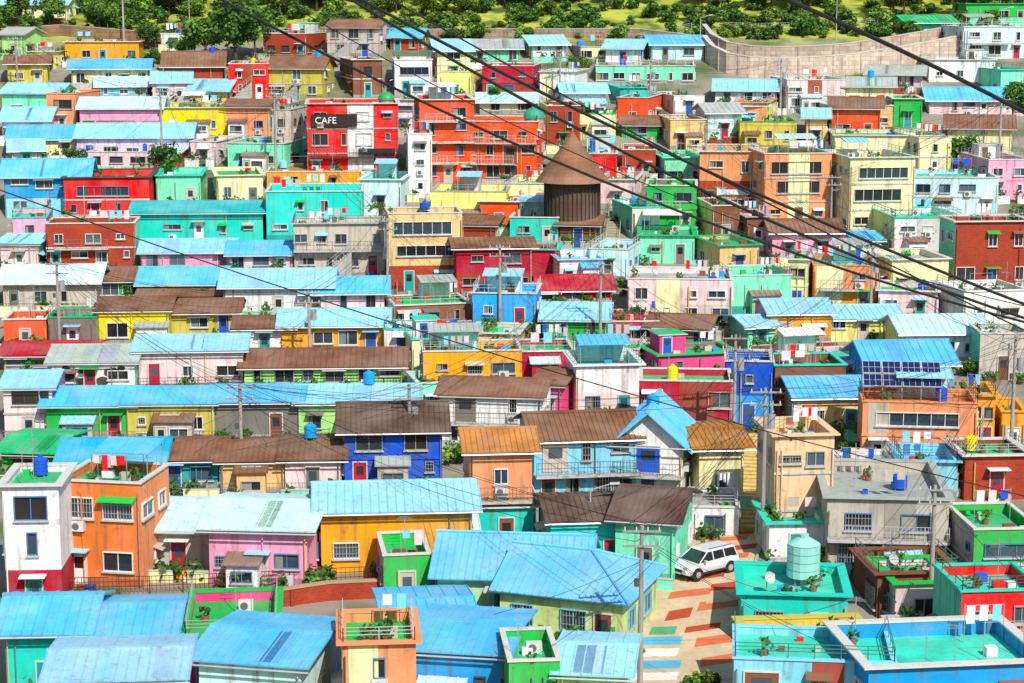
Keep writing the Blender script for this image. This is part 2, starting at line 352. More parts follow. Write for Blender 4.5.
    def facade(P0,du,dn,width,front):
        for i in range(ns):
            z0=sh*i; avail=min(sh,topz-z0)
            if avail<1.5: continue
            if width<1.3: continue
            wh=min(R.uniform(.9,1.45),avail-.7); zs=z0+min(.95,avail-wh-.25)
            if wh<.4: continue
            if front and i>0 and style=='band' and width>3:
                ww=width*R.uniform(.6,.85); s0=(width-ww)*R.uniform(.2,.8); window(wi,P0+du*s0+UP*zs,du,dn,ww,wh,fc,R.choice(GC),max(2,int(ww/.9))); continue
            n=max(1,int(width/R.uniform(1.8,2.8)))
            dslot=R.randrange(n) if (front and (i==0 or (style=='bal' and R.random()<.6))) else -1
            for k in range(n):
                cx=width*(k+.5)/n+R.uniform(-.25,.25)*(1 if n>1 else 0)
                if k==dslot and avail>2.0:
                    dw=.9 if i==0 else 1.6
                    if dw<width*.8/n+.3:
                        door(wi,P0+du*(cx-dw/2)+UP*(z0+.05),du,dn,dw,min(2.0,avail-.3),var(PAL[R.choice(['br','tl','gy','wh','bl','cm','dg'])]))
                        if R.random()<.5 and i==0: de.box(P0+du*(cx-dw/2-.3)+UP*(z0+min(2.2,avail-.15)),du*(dw+.6),dn*.8,UP*.07,'trim',var(PAL[R.choice(['gy','wh','rb','gn'])]))
                        continue
                if R.random()<(.1 if front else .35): continue
                ww=min(R.choice([.6,.9,1.2,1.6,1.9]),width/n*.75)
                h2=wh*R.choice([1,1,1,.6,.8])
                window(wi,P0+du*(cx-ww/2)+UP*(zs+(wh-h2)*R.choice([1,1,.5])),du,dn,ww,h2,fc,R.choice(GC),2 if ww>.7 else 1,near and R.random()<.4)
                q=R.random()
                if q<.2: ac(de,P0+du*(cx-.4)+UP*max(z0+.05,zs-.75),du,dn)
                elif q<.38: 
                    hh=zs+wh+.05; de.hexa([P0+du*(cx-ww/2-.2)+UP*hh,P0+du*(cx-ww/2-.2)+dn*.6+UP*(hh-.2),P0+du*(cx+ww/2+.2)+dn*.6+UP*(hh-.2),P0+du*(cx+ww/2+.2)+UP*hh],
                     [P0+du*(cx-ww/2-.2)+UP*(hh+.06),P0+du*(cx-ww/2-.2)+dn*.6+UP*(hh-.14),P0+du*(cx+ww/2+.2)+dn*.6+UP*(hh-.14),P0+du*(cx+ww/2+.2)+UP*(hh+.06)],'trim',var(PAL[R.choice(['gy','rb','wh','gn','rn','dg'])]))
            if front and i>0 and style=='bal' and width>3:
                b0,b1=(0,width) if R.random()<.5 else (width*.1,width*.7)
                de.box(P0+du*b0+UP*(z0-.14)+dn*.1,du*(b1-b0),dn*.85,UP*.12,'plaster',(.5,.48,.45))
                rail(de,P0+du*(b0+.05)+dn*.9+UP*(z0-.02),P0+du*(b1-.05)+dn*.9+UP*(z0-.02),.95,R.choice([(.6,.6,.6),(.3,.2,.15),(.15,.15,.16),(.65,.65,.65)]),1.2,2,.22 if near else .35)
    facade(P(0,0,0),U,-V,w,True)
    if a>0: facade(P(0,d,0),-V,-U,d,False)
    else: facade(P(w,0,0),V,U,d,False)
    for k in range(R.randint(1,4)):
        u=R.choice([.12,w-.12,R.uniform(.2,w-.2)]); de.tube(P(u,-.14,-.5),P(u,-.14,topz-.1),.045,'plastic',R.choice([(.5,.5,.5),(.6,.45,.1),(.2,.2,.2),wc]),5)
    q=R.random()
    if q<.22 and w>4.2 and hgt>2.5:
        aw=R.uniform(1.8,w*.55); u=R.uniform(0,w-aw); ad=R.uniform(1.0,1.6); ah=R.uniform(1.9,2.3)
        ac_=var(R.choice([wc,PAL['wh'],PAL['gy'],wc]),.1)
        wl.hexa([P(u,-ad,-3),P(u+aw,-ad,-3),P(u+aw,-.1,-3),P(u,-.1,-3)],[P(u,-ad,ah-.3),P(u+aw,-ad,ah-.3),P(u+aw,-.1,ah),P(u,-.1,ah)],'plaster',ac_)
        slope(rf,P(u-.2,-ad-.25,ah-.33),P(u+aw+.2,-ad-.25,ah-.33),P(u+aw+.2,-.11,ah+.03),P(u-.2,-.11,ah+.03),'roofmetal',PAL[R.choice(['rb','rg','rp','rn','rs'])],.45)
        if aw>2.4: door(wi,P(u+.2,-ad,0),U,-V,.75,1.5,var(PAL[R.choice(['br','tl','gy','bl'])])); window(wi,P(u+1.2,-ad,.7),U,-V,aw-1.5,.7,fc,R.choice(GC))
        else: window(wi,P(u+.3,-ad,.7),U,-V,aw-.6,.7,fc,R.choice(GC))
    elif q<.34 and ns>=2 and w>4.2:
        n=int(sh/.2); u=R.uniform(.2,w-n*.24-.2) if w>n*.24+.5 else .1
        for i in range(n):
            if u+i*.24>w: break
            de.box(P(u+i*.24,-.97,-1),U*.24,V*.8,UP*(1+.2*(i+1)),'plaster',(.42,.41,.38))
        rail(de,P(u,-.95,.2),P(u+n*.24,-.95,sh),.9,(.55,.55,.55),.8,2)
    elif q<.6:
        hh=R.uniform(.7,1.25); yc=var(R.choice([wc,PAL['gy'],PAL['wh'],PAL['cr'],PAL['bk'],PAL['mg']]),.1); g=R.uniform(.15,.7)*w
        for u0,u1 in((-.2,g),(g+.9,w+.2)):
            if u1-u0>.3: wl.box(P(u0,-1.7,-3.2),U*(u1-u0),V*.15,UP*(3.2+hh-.3),'plaster',yc); wl.box(P(u0-.03,-1.74,hh-.3),U*(u1-u0+.06),V*.23,UP*.07,'trim',(.55,.53,.5))
        for j in range(R.randint(1,4)):
            u=R.uniform(.2,w-.4); bushlet(de,P(u,-1.35,hh-.25),.25,30)
    if yb>250:
        for j in range(R.randint(2,7)):
            u=R.uniform(0,w-.5); v=R.uniform(-1.5,-.7); s_=R.uniform(.25,.6)
            if R.random()<.5: de.box(P(u,v,-.5),U*s_,V*s_*.8,UP*(.4+s_),'plastic',var(PAL[R.choice(['wh','bl','rd','gy','br','gn','oy','dg'])]))
            else: de.tube(P(u,v,-.4),P(u,v,.25),.2,'plastic',(.3,.12,.07),8,.25); bushlet(de,P(u,v,.45),.22)
    nm=name or {'bk':'brick_house','gy':'concrete_house'}.get(wall,'house' if ns<3 else 'apartment_building')
    e=empty(nm,O)
    if name=='cow_painted_house':
        for j in range(12):
            u=R.uniform(.5,w-.8); z=R.uniform(.4,hgt-.5); m_=R.uniform(.25,.6)
            wl.poly([P(u+math.cos(k*.7)*m_*R.uniform(.7,1.2),-.045,z+math.sin(k*.7)*m_*.7) for k in range(9)],'plaster',(.02,.02,.02))
    wl.obj('walls',e,O); rf.obj('roof',e,O); wi.obj('windows_and_door',e,O); de.obj('fittings',e,O)
    return e,P,w,d,hgt

DATA='''
0 70 -4 4 22 cr g rb
0 34 28 34 58 lg g rg
30 66 44 52 70 ly f rg
60 138 37 42 64 oy f oy 4
160 222 52 66 96 bk g rn
66 146 60 68 90 cr g rs
0 46 56 63 86 ol g rn
0 66 84 93 122 mg g rb
46 86 88 94 132 sa f rg
222 268 58 64 100 rd f rk 5 hotel_building
146 190 72 82 104 lp g rb
268 330 56 68 100 ol g rn
326 388 20 27 58 gy g rn
334 382 52 60 98 br f rg
388 432 54 60 96 wh f rt
430 470 40 50 80 cr g rb
440 482 66 72 100 ly f rg
482 542 58 66 100 cm/bk f rg -6
540 590 62 72 106 wh f rt
468 520 40 48 66 mg g rg
520 566 36 44 60 lb g rb
566 610 40 47 62 cr f rg
560 606 84 92 118 lb g rb
596 700 54 66 84 mg f rt -4 community_hall
606 650 40 48 66 wh g rb
646 704 36 44 62 lb g rs
612 652 80 88 108 tq f rt
618 668 92 98 128 oR f rt
574 622 104 114 140 cr f rc
655 705 86 96 116 wh f rg
700 742 104 112 140 lb g rg
664 706 112 120 150 be f rg
735 786 94 103 130 sa f rt
780 846 72 80 112 lp/wh f rt 5
716 782 80 90 108 wh g rb
740 800 112 122 148 ol f rc
846 900 78 86 112 cr g rg
894 928 94 99 128 gn f rc -5
826 896 98 106 132 be/oR f rc
930 1030 88 100 116 lp g rs -4
956 1030 20 27 60 lb f rb 6
962 1030 -2 4 24 gn f rc 5
900 956 16 22 36 mg g rc
930 1000 52 60 84 wh f rg
870 932 66 74 92 lp g rg
986 1030 60 70 98 mg f rt
76 160 98 108 138 pk/wh g rp 4
0 48 108 120 142 wh g rb
155 226 100 108 136 yl f gn 3 guesthouse
226 274 100 106 136 sa g rn
190 232 80 90 108 be g rb
74 190 124 137 162 lv g rb 3
0 74 126 139 160 cr g rs
190 232 132 142 166 lp f rg
226 300 134 144 172 mg f rg
300 398 98 104 178 rd f rk 5 cafe_building
272 302 104 110 160 gy f rg
404 432 128 134 198 wh f rd 4
410 474 94 100 184 oR f rn 6 
464 546 116 122 184 oR f rg -6
396 428 92 100 134 lp f rg
540 580 98 106 150 bk f rn
0 86 160 176 218 mb/sb g rs 5
0 40 140 150 170 lb g rb
148 200 168 176 206 mg f rt
56 148 168 178 222 rd f rk 5
42 134 218 224 272 bk f rg 5 
0 46 206 218 262 pk f rt
0 44 236 243 272 lp g rb
262 362 184 192 242 tq f rt 3
262 360 164 172 190 oy f ro 3
130 262 202 212 242 tq g te 3
200 262 166 176 206 cr f rc
360 408 172 180 214 lb f rt
430 512 184 192 228 ly f rg -4
382 462 208 214 292 be/bk f rn 7
290 384 218 224 276 gy f rg 4
510 566 210 218 246 tq f rt -6
480 524 196 202 232 oR f rc
506 566 176 184 214 cr f rc
560 606 216 224 248 br g rn
600 648 172 180 210 lp f rc
576 622 146 154 186 rd f rt
646 702 180 186 232 gn f rc -5
622 660 140 150 180 bk f rg
616 660 200 208 240 wh f rt
656 704 150 158 186 mg f rt
700 766 140 152 210 sa/bk f rt -5
704 770 196 206 244 br/wh f rg
756 832 148 154 226 sa f rt 6
836 950 124 136 168 cr f rc -5
836 916 150 158 236 cr f rg 8 apartment_building
832 890 98 108 140 oR g rn
908 952 130 138 176 cr f rg
950 1024 116 128 160 cr g rn
912 1004 170 178 216 lb f rt -4
980 1030 150 160 200 pk f rg
886 962 208 218 258 wh/lp f rt 5
950 1032 216 222 290 bk f rg 5
770 840 220 232 262 pk g rn
700 760 236 246 276 be f rc
640 700 226 236 264 mg f rc
590 648 240 250 280 lb/sa f rt
548 604 250 260 286 wh f rb
138 232 240 252 274 pk g rb 3
226 292 242 254 276 lp g rs 3
0 96 266 282 312 gy g rp 3
94 142 268 280 300 gn g rn 3
138 220 268 283 304 oR g rs 3
138 220 290 296 312 tc g rn 3
220 330 270 286 318 wh g rb 3
300 384 278 292 318 lp g rs 4
450 532 240 247 300 cm/bk g rn 6
480 562 244 250 276 cm f rt
536 612 276 290 306 rd/wh g rr 4
472 542 284 294 330 mb f sb -5
380 470 296 306 328 br f rc
92 168 298 310 348 yl g rn 4
154 236 300 312 338 ol/yl g rn 4
0 46 314 320 350 oR f rg 4
44 96 308 318 350 dg f rc
234 290 318 327 356 wh g rn 4
278 386 310 325 356 oy g rb 3
384 424 322 330 360 wh f rt
0 90 344 356 372 gn g rr
46 134 346 362 394 wh g rg 3 cow_painted_house
132 242 336 350 388 lp/pk g rb 4
240 402 350 366 388 lg g rn 3
398 476 328 340 372 cr f rt
470 526 324 334 352 be/wh f rt
544 612 304 319 344 gn g rb -4
608 660 310 322 346 cm f rr
628 738 268 280 330 lp/gy f rg -4
720 792 266 276 314 mg/tq f rt 6
788 822 250 260 312 cr f rc
814 884 256 266 312 sa/oy f rt -5
880 950 250 260 300 cr/pk f rg
764 832 300 313 346 oy g rb 5
824 900 306 318 342 ly g rb
734 776 318 326 352 mg g rb
650 724 316 328 352 bk g rn
898 986 316 332 366 wh g rp 4
950 1030 282 292 330 wh/gn f rg
980 1030 324 334 380 gy f rc
880 950 282 292 322 lp f rc
862 954 342 364 396 mb g rs 5
780 866 350 360 380 pk f rt
770 846 354 366 420 br/bk f rt 4
726 778 352 362 430 bl/mb f rc -5
644 740 346 356 378 hp f rc
640 736 374 382 452 cm/bk f rc -4
580 650 340 350 368 pk f rc
568 642 352 366 420 wh/lp f rt 6
510 574 340 352 384 cm f rc
536 582 374 384 424 hp/wh g rn
418 522 342 352 408 oy f rt 5
440 552 380 396 452 wh g rn -8
0 52 372 387 440 lp g rb 3
44 132 388 404 442 gn g rs 2
124 214 388 403 442 ol g rs 2
210 300 386 401 440 dg g rs 2
296 414 386 402 440 lg/wh g rb 2
0 62 436 452 478 gn g rc
60 158 440 460 500 wh g rq 3
154 218 440 458 494 tl g rn 3
216 284 442 460 496 be g rn 3
280 340 442 458 496 lp g rn 3
338 442 404 430 488 bl g rk 4
404 448 372 384 420 mg f rt
100 152 462 470 500 mb f rb
0 60 470 486 612 wh/cm f rc 3
56 156 474 484 588 tc f rc -10
144 220 500 528 574 gy g rp -4
208 318 502 528 588 pk g rp -5
312 472 484 510 574 oy g rb 5
404 474 512 530 566 oy g rp 5
462 532 430 450 548 sa/sb g ro 5
470 536 500 508 550 tq f rt 5
520 640 414 440 508 sb g rn 8
614 700 414 444 506 wh x rs -10
690 744 432 446 504 cr g ro 5
540 634 498 520 574 tq g rk 6
616 702 490 520 582 mg g rk -14
372 430 544 556 606 gn f rc 8
766 834 424 436 548 pe f be 6
790 868 378 396 436 be g rs 4
864 984 394 404 470 sa f tc -6 
976 1032 384 396 452 oy f rg
828 962 462 500 578 gy f rg -5
834 904 456 468 502 wh f rg 4
900 962 448 462 500 sb f rs
960 1030 440 456 500 bk f rc
966 1040 504 530 600 gn f rc 4
690 744 498 508 536 wh f rg -4
742 856 566 596 650 tq f rt -5
868 960 560 574 618 br f rc 6
748 880 622 650 720 ol f ro 5
952 1044 566 592 680 rd f rt 5
735 905 640 664 760 sb f rt -6
850 1050 624 668 780 mb/pk f rt 7
0 84 596 630 700 tq/ly g rs 3
70 168 606 634 700 ly g rs 4
40 180 660 680 760 lb g rb 5
170 276 592 636 700 hp/lp f gn 6
196 330 640 664 740 lb g rs -12
334 416 626 644 740 sa f gn 5
376 470 602 628 680 tq g rs 8
410 530 628 654 720 mb g rs -10
500 560 648 662 740 gn f rc 5
560 640 656 674 740 lg g rb -7
'''
rows=[l.split() for l in DATA.strip().split('\n')]
OCC=[[0]*128 for _ in range(86)]
def mark(x0,x1,y0,y1):
    for j in range(max(0,int(y0//8)),min(86,int(y1//8)+0)):
        for i in range(max(0,int(x0//8)),min(128,int(x1//8)+1)): OCC[j][i]=1
REF={}
for r in rows:
    x0,x1,yt,ye,yb=map(float,r[:5]); yaw=None; nm=None
    if len(r)>8:
        try: yaw=float(r[8])
        except: nm=r[8]
    if len(r)>9: nm=r[9]
    rcx=r[7] if len(r)>7 else None
    stp=2.4*F/D(yb)
    if r[6]=='f' and nm is None and yaw is None and x1-x0>50 and yb-ye>2*stp*.8 and R.random()<.6:
        f=R.uniform(.38,.62); xm=x0+(x1-x0)*f; yw=R.choice([-6,6]); lo=stp*R.choice([.5,.8,1])
        o2=[r[5],r[5],R.choice(['wh','cr','gy','lp'])][R.randrange(3)]
        if R.random()<.5:
            res=building(x0,xm,yt,ye,yb,r[5],'f',rcx,yw); building(xm,x1,yt+lo,ye+lo,yb+3,o2,R.choice('fg'),rcx,yw)
        else:
            res=building(xm,x1,yt,ye,yb,r[5],'f',rcx,yw); building(x0,xm,yt+lo,ye+lo,yb+3,o2,R.choice('fg'),rcx,yw)
    else: res=building(x0,x1,yt,ye,yb,r[5],r[6],rcx,yaw,nm)
    mark(x0,x1,yt,yb+4)
    REF[(int(x0),int(yb))]=res
mark(424,640,536,683); 
for y in range(520,683,8): mark(660-(y-520)*.4,760,y,y+9)
mark(740,770,430,530); mark(540,604,130,250); mark(60,375,580,600); mark(180,380,590,625)
mark(0,1024,0,33); mark(690,980,0,80); mark(190,262,20,66)
WC=['wh','cr','lp','mg','sb','ly','sa','gy','lb','be','tq','pk','wh','cr','oy','tc','bk','wh','lp','gn','rd','oR']
gaps=[]
for j in range(84,4,-1):
    i=0
    while i<127:
        if OCC[j][i]: i+=1; continue
        k=i
        while k<128 and not OCC[j][k]: k+=1
        run=k-i
        y=(j+1)*8; sc=F/D(y)
        if run>=(3 if y>320 else 2):
            wd=min(run,max(3,int(R.uniform(5,8.5)*sc/8)))
            if run-wd in(1,2): wd=run
            hp=int(R.uniform(3.2,7.5 if y<300 else 5.4)*sc/8)
            up=0
            while up<hp and j-up>3 and sum(OCC[j-up][i+q] for q in range(wd))<wd*.4: up+=1
            small=up*8<=1.7*sc
            if not small or R.random()<.75:
                hpx=up*8+3 if not small else 2.5*sc
                yt=y-hpx; ft=R.random()<.5
                if wd*8/sc>2.6:
                    building(i*8-2,(i+wd)*8+2,yt,yt+(5 if ft else 8),y+3,R.choice(WC),'f' if ft else 'g',None if ft else R.choice(['rb','rs','rn','rg','rp','rs']))
                else: gaps.append(((i+wd/2)*8,y+2))
                for a in range(max(1,up)):
                    for q in range(wd): OCC[j-a][i+q]=1
            else:
                gaps.append(((i+wd/2)*8,y+2)); 
                for q in range(wd): OCC[j][i+q]=1
            i+=wd
        else:
            if R.random()<.5: gaps.append((i*8+8,(j+1)*8))
            i=k
# ---------------- terrain
ys=[-3000,-1000,-300,-100,-30]+[y for y in (0,3,10,25,45,60)]+[76+i*2 for i in range(0,245)]+[600,640,700,800,1200,4000]
xs=[-3000,-600,-300,-200,-150,-100,-70,-50,-25,0,25,50,70,100,150,200,300,600,3000]
vs=[(x,y,tz(y)) for y in ys for x in xs]; nx=len(xs)
fs=[(j*nx+i,j*nx+i+1,(j+1)*nx+i+1,(j+1)*nx+i) for j in range(len(ys)-1) for i in range(nx-1)]
me=bpy.data.meshes.new('hillside_ground'); me.from_pydata(vs,[],fs); g=bpy.data.objects.new('hillside_ground',me); COL.objects.link(g)
m=bpy.data.materials.new('ground'); m.use_nodes=True; nt=m.node_tree; N=nt.nodes; L=nt.links; b=N['Principled BSDF']; b.inputs['Roughness'].default_value=.9
geo=N.new('ShaderNodeNewGeometry'); n=N.new('ShaderNodeTexNoise'); n.inputs['Scale'].default_value=.12; n.inputs['Detail'].default_value=8; L.new(geo.outputs['Position'],n.inputs[0])
cr=N.new('ShaderNodeValToRGB'); e=cr.color_ramp.elements; e[0].position=.45; e[0].color=(.27,.235,.19,1); e[1].position=.6; e[1].color=(.10,.13,.05,1); L.new(n.outputs['Fac'],cr.inputs[0])
n2=N.new('ShaderNodeTexNoise'); n2.inputs['Scale'].default_value=.25; n2.inputs['Detail'].default_value=8; L.new(geo.outputs['Position'],n2.inputs[0])
cg=N.new('ShaderNodeValToRGB'); e=cg.color_ramp.elements; e[0].position=.38; e[0].color=(.06,.12,.012,1); e[1].position=.58; e[1].color=(.42,.46,.05,1); L.new(n2.outputs['Fac'],cg.inputs[0])
sx=N.new('ShaderNodeSeparateXYZ'); L.new(geo.outputs['Position'],sx.inputs[0])
mr=N.new('ShaderNodeMapRange'); mr.inputs[1].default_value=296; mr.inputs[2].default_value=303; L.new(sx.outputs[1],mr.inputs[0])
mx=N.new('ShaderNodeMix'); mx.data_type='RGBA'; L.new(mr.outputs[0],mx.inputs[0]); L.new(cr.outputs[0],mx.inputs[6]); L.new(cg.outputs[0],mx.inputs[7]); L.new(mx.outputs[2],b.inputs['Base Color'])
me.materials.append(m)
# ---------------- trees
def treemesh(seed,h=5,r=2.2,shrub=False,nl=1500,base=(.07,.17,.025)):
    q=random.Random(seed); t=MB(); bc=(.09,.06,.04)
    cl=[]
    k=16
    if not shrub:
        t.tube((0,0,-.5),(0,0,h*.45),.18,'bark',bc,7,.1)
    for i in range(k):
        a=q.uniform(0,6.28); rr=r*math.sqrt(q.uniform(0,1))*.75; zc=(h*.62 if not shrub else h*.45)+q.uniform(-.28,.32)*h*(1-rr/r*.6)
        c=Vector((math.cos(a)*rr,math.sin(a)*rr,zc)); cr_=r*q.uniform(.28,.45); cl.append((c,cr_,q.uniform(.55,1.45)))
        t.tube((0,0,h*.35 if not shrub else 0),c,.06,'bark',bc,5,.02)
    for i in range(nl):
        c,cr_,sh=q.choice(cl)
        d=Vector((q.gauss(0,1),q.gauss(0,1),q.gauss(0,1))).normalized()*cr_*q.uniform(.5,1.1)
        p=c+d; s=q.uniform(.12,.26)
        e=Vector((q.uniform(-1,1),q.uniform(-1,1),q.uniform(-.5,.5))).normalized(); g=e.cross(d).normalized()
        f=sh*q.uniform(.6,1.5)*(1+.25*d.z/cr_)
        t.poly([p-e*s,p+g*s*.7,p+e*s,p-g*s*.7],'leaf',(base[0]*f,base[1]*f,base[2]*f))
    return t.obj('tm').data
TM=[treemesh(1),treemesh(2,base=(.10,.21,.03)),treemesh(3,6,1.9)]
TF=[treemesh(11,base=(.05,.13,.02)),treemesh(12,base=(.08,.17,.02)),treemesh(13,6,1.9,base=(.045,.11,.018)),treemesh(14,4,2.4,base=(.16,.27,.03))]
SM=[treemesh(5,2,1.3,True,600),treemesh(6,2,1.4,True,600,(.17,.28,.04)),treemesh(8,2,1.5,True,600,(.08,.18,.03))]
for o in [o for o in COL.objects if o.name.startswith('tm')]: bpy.data.objects.remove(o)
def inst(name,me,p,s,parent=None,sz=None):
    o=bpy.data.objects.new(name,me); COL.objects.link(o); o.location=p; o.scale=(s,s,sz or s*R.uniform(.8,1.15)); o.rotation_euler=(0,0,R.uniform(0,6.28))
    if parent: o.parent=parent
    return o
TREES=[(206,66,1.6),(236,66,1.7),(182,60,1.0),(166,182,1.0),(77,176,.7),(358,172,.8),(956,170,1.1),(975,172,.8),(940,150,.7),(585,130,.7),(580,78,.8),(1012,130,1.1),(495,108,.6),(812,352,.4),(30,48,1),(0,40,1.1),(150,50,.9),(122,128,.5),(255,60,1.1),(20,30,1.2),(50,30,1.2),(100,34,1.1)]
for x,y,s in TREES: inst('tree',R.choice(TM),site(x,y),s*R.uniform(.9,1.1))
for x,y in gaps+[(572,655),(590,650),(556,662),(610,655),(640,640),(632,655),(662,668),(690,690),(705,688),(768,596),(775,590),(325,588),(318,590),(240,590),(645,560),(440,628),(470,640),(500,650)]:
    if R.random()<.8: 
        inst('shrub',R.choice(SM),site(x,y),R.uniform(.4,.9))
far=empty('distant_tree_mass',(0,300,tz(300)))
for i in range(850):
    x=R.uniform(-60,1090); y=R.triangular(-60,28,-12)
    if 270<x<960 and y>20 and R.random()<.85: continue
    if 280<x<960 and 8<y and R.random()<.75: continue
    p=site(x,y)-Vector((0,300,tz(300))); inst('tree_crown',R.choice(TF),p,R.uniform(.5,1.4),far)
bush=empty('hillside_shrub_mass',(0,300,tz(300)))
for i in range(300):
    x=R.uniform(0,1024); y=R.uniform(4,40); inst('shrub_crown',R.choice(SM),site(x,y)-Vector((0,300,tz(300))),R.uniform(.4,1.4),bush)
# ---------------- retaining walls
def strip(name,pts,h,th,mat,col,cap=None):
    t=MB(); P=[site(*p) for p in pts]
    o=P[0].copy()
    for A,B in zip(P,P[1:]):
        d=(B-A); d.z=0; d.normalize(); n=Vector((-d.y,d.x,0))
        t.hexa([A-UP*1.5,B-UP*1.5,B-UP*1.5+n*th,A-UP*1.5+n*th],[A+UP*h,B+UP*h,B+UP*h+n*th,A+UP*h+n*th],mat,col)
        if cap: t.hexa([A+UP*h-n*.05,B+UP*h-n*.05,B+UP*h+n*(th+.05),A+UP*h+n*(th+.05)],[A+UP*(h+.12)-n*.05,B+UP*(h+.12)-n*.05,B+UP*(h+.12)+n*(th+.05),A+UP*(h+.12)+n*(th+.05)],'trim',cap)
        nn=int((B-A).length/3)
        for i in range(nn):
            q=A.lerp(B,(i+.5)/max(1,nn)); t.box(q-n*.12-UP*1,d*.25,n*.115,UP*(h+1),mat,tuple(c*.85 for c in col))
    return t.obj(name,None,o)
WCc=hx('dec8b4')
strip('retaining_wall',[(280,40),(470,38),(560,38),(640,38),(690,44)],1.3,.5,'block',hx('a08a76'),(.45,.4,.35))
arc=[(702,56),(710,66),(726,74),(750,78),(780,79),(815,78),(850,75),(890,69),(930,62),(965,55)]
strip('retaining_wall',arc,2.9,.6,'block',WCc,(.62,.57,.5))
strip('retaining_wall',[(x,y-20) for x,y in arc],1.7,.6,'block',hx('ccb6a4'),(.55,.5,.45))
strip('retaining_wall',[(0,40),(60,36),(160,44)],1.6,.4,'block',hx('9a7a5a'),(.4,.35,.3))
strip('brick_wall',[(190,622),(250,612),(330,600),(378,598)],1.0,.3,'brick',PAL['bk'],(.45,.3,.2))
def fence(name,pts,h,c,vert=.25):
    t=MB(); P=[site(*p) for p in pts]
    for A,B in zip(P,P[1:]): rail(t,A,B,h,c,1.6,3,vert)
    return t.obj(name,None,P[0])
fence('metal_fence',[(58,596),(150,594),(250,590),(330,586),(375,584)],1.1,hx('6a2c1c'))
fence('metal_fence',[(60,503),(160,500),(338,498)],1.1,hx('8a8a86'))
fence('metal_fence',[(50,392),(240,388),(404,386)],1.0,hx('30343a'))
fence('metal_fence',[(0,444),(200,444),(330,442)],1.0,hx('8a8a86'))
fence('metal_fence',[(0,314),(140,314),(260,316)],1.0,hx('7a7a76'))
fence('metal_fence',[(620,352),(700,354),(760,350)],1.0,hx('8a3a2a'))
fence('metal_fence',[(640,40),(700,28),(760,30),(830,28),(960,20)],1.0,hx('c8c8c4'),.5)
# ---------------- road
t=MB(); left=[(900,585),(683,600),(640,622),(600,648),(560,672),(535,690),(520,735)]; right=[(900,742),(683,738),(640,742),(600,744),(560,755),(535,764),(520,766)]
def itp(tab,y):
    for (a,A),(b_,B) in zip(tab,tab[1:]):
        if a>=y>=b_: return A+(B-A)*(y-a)/(b_-a)
    return tab[-1][1]
def rp(u,y,dz=0):
    p=site(itp(left,y)*(1-u)+itp(right,y)*u,y); p.z=tz(p.y)+dz; return p
yy=list(range(896,518,-4)); yy=[float(a) for a in yy]
for a,b_ in zip(yy,yy[1:]): t.poly([rp(0,a,.05),rp(1,a,.05),rp(1,b_,.05),rp(0,b_,.05)],'paving',hx('d0b898'))
t.obj('street')
t=MB(); rc2=[hx('c85a34'),hx('d87048'),hx('b84c30')]
def patch(u0,u1,ya,yb_,c,sk=0):
    n=max(1,int((ya-yb_)/3))
    for i in range(n):
        a=ya+(yb_-ya)*i/n; b_=ya+(yb_-ya)*(i+1)/n
        t.poly([rp(u0,a+0,.056),rp(u1,a-sk,.056),rp(u1,b_-sk,.056),rp(u0,b_,.056)],'paving',c)
for y,u0,u1,h,sk in [(622,.28,.5,10,4),(612,.55,.95,9,5),(600,.2,.62,7,5),(592,.6,.98,7,4),(582,.3,.7,6,5),(574,.65,.97,7,3),(562,.45,.9,5,4),(552,.6,.96,5,3),(543,.3,.8,4,3),(536,.5,.95,3,2),(634,.5,.8,6,5),(648,.62,.98,9,6),(668,.7,.95,9,5)]:
    patch(u0,u1,y,y-h,R.choice(rc2),sk)
for y,u0,u1,c in [(646,.12,.5,'5ab4d8'),(658,.12,.5,'e8e4d8'),(670,.14,.55,'5ab4d8'),(682,.14,.55,'e8e4d8'),(636,.2,.42,'58a878')]: patch(u0,u1,y,y-8,hx(c),1)
for u in(.03,.95): patch(u,u+.012,680,524,(.7,.6,.1))
t.obj('painted_road_marking')
for u0,u1 in((-.035,0),(1,1.035)):
    t=MB()
    for a,b_ in zip(yy,yy[1:]): t.hexa([rp(u0,a,-.1),rp(u1,a,-.1),rp(u1,b_,-.1),rp(u0,b_,-.1)],[rp(u0,a,.17),rp(u1,a,.17),rp(u1,b_,.17),rp(u0,b_,.17)],'paving',(.42,.4,.37))
    t.obj('kerb')
def stairs(name,xa,ya,xb,yb_,w,c):
    A=site(xa,ya);B=site(xb,yb_); t=MB(); n=max(6,int((B-A).length/.32)); d=(B-A); d.z=0; st=d.length/n; d.normalize(); s=Vector((d.y,-d.x,0))
    for i in range(n):
        p=A.lerp(B,i/n); z=A.z+(B.z-A.z)*(i+1)/n; p.z=z-1.2
        f=1 if i%3 else .6
        t.box(p-s*w/2,s*w,d*st,UP*1.45,'plaster',var(tuple(x*f for x in c),.1))
    for sg in(-1,1): rail(t,A+s*sg*w/2,B+s*sg*w/2,1.2,(.55,.5,.4),1.5,2)
    t.obj(name,None,A)
stairs('staircase',754,532,754,436,1.8,hx('e0c070'))
stairs('staircase',390,330,388,256,1.6,hx('8a8478'))
stairs('staircase',428,610,424,560,1.0,hx('c8c4b8'))
stairs('staircase',612,250,618,196,1.4,hx('b0a890'))
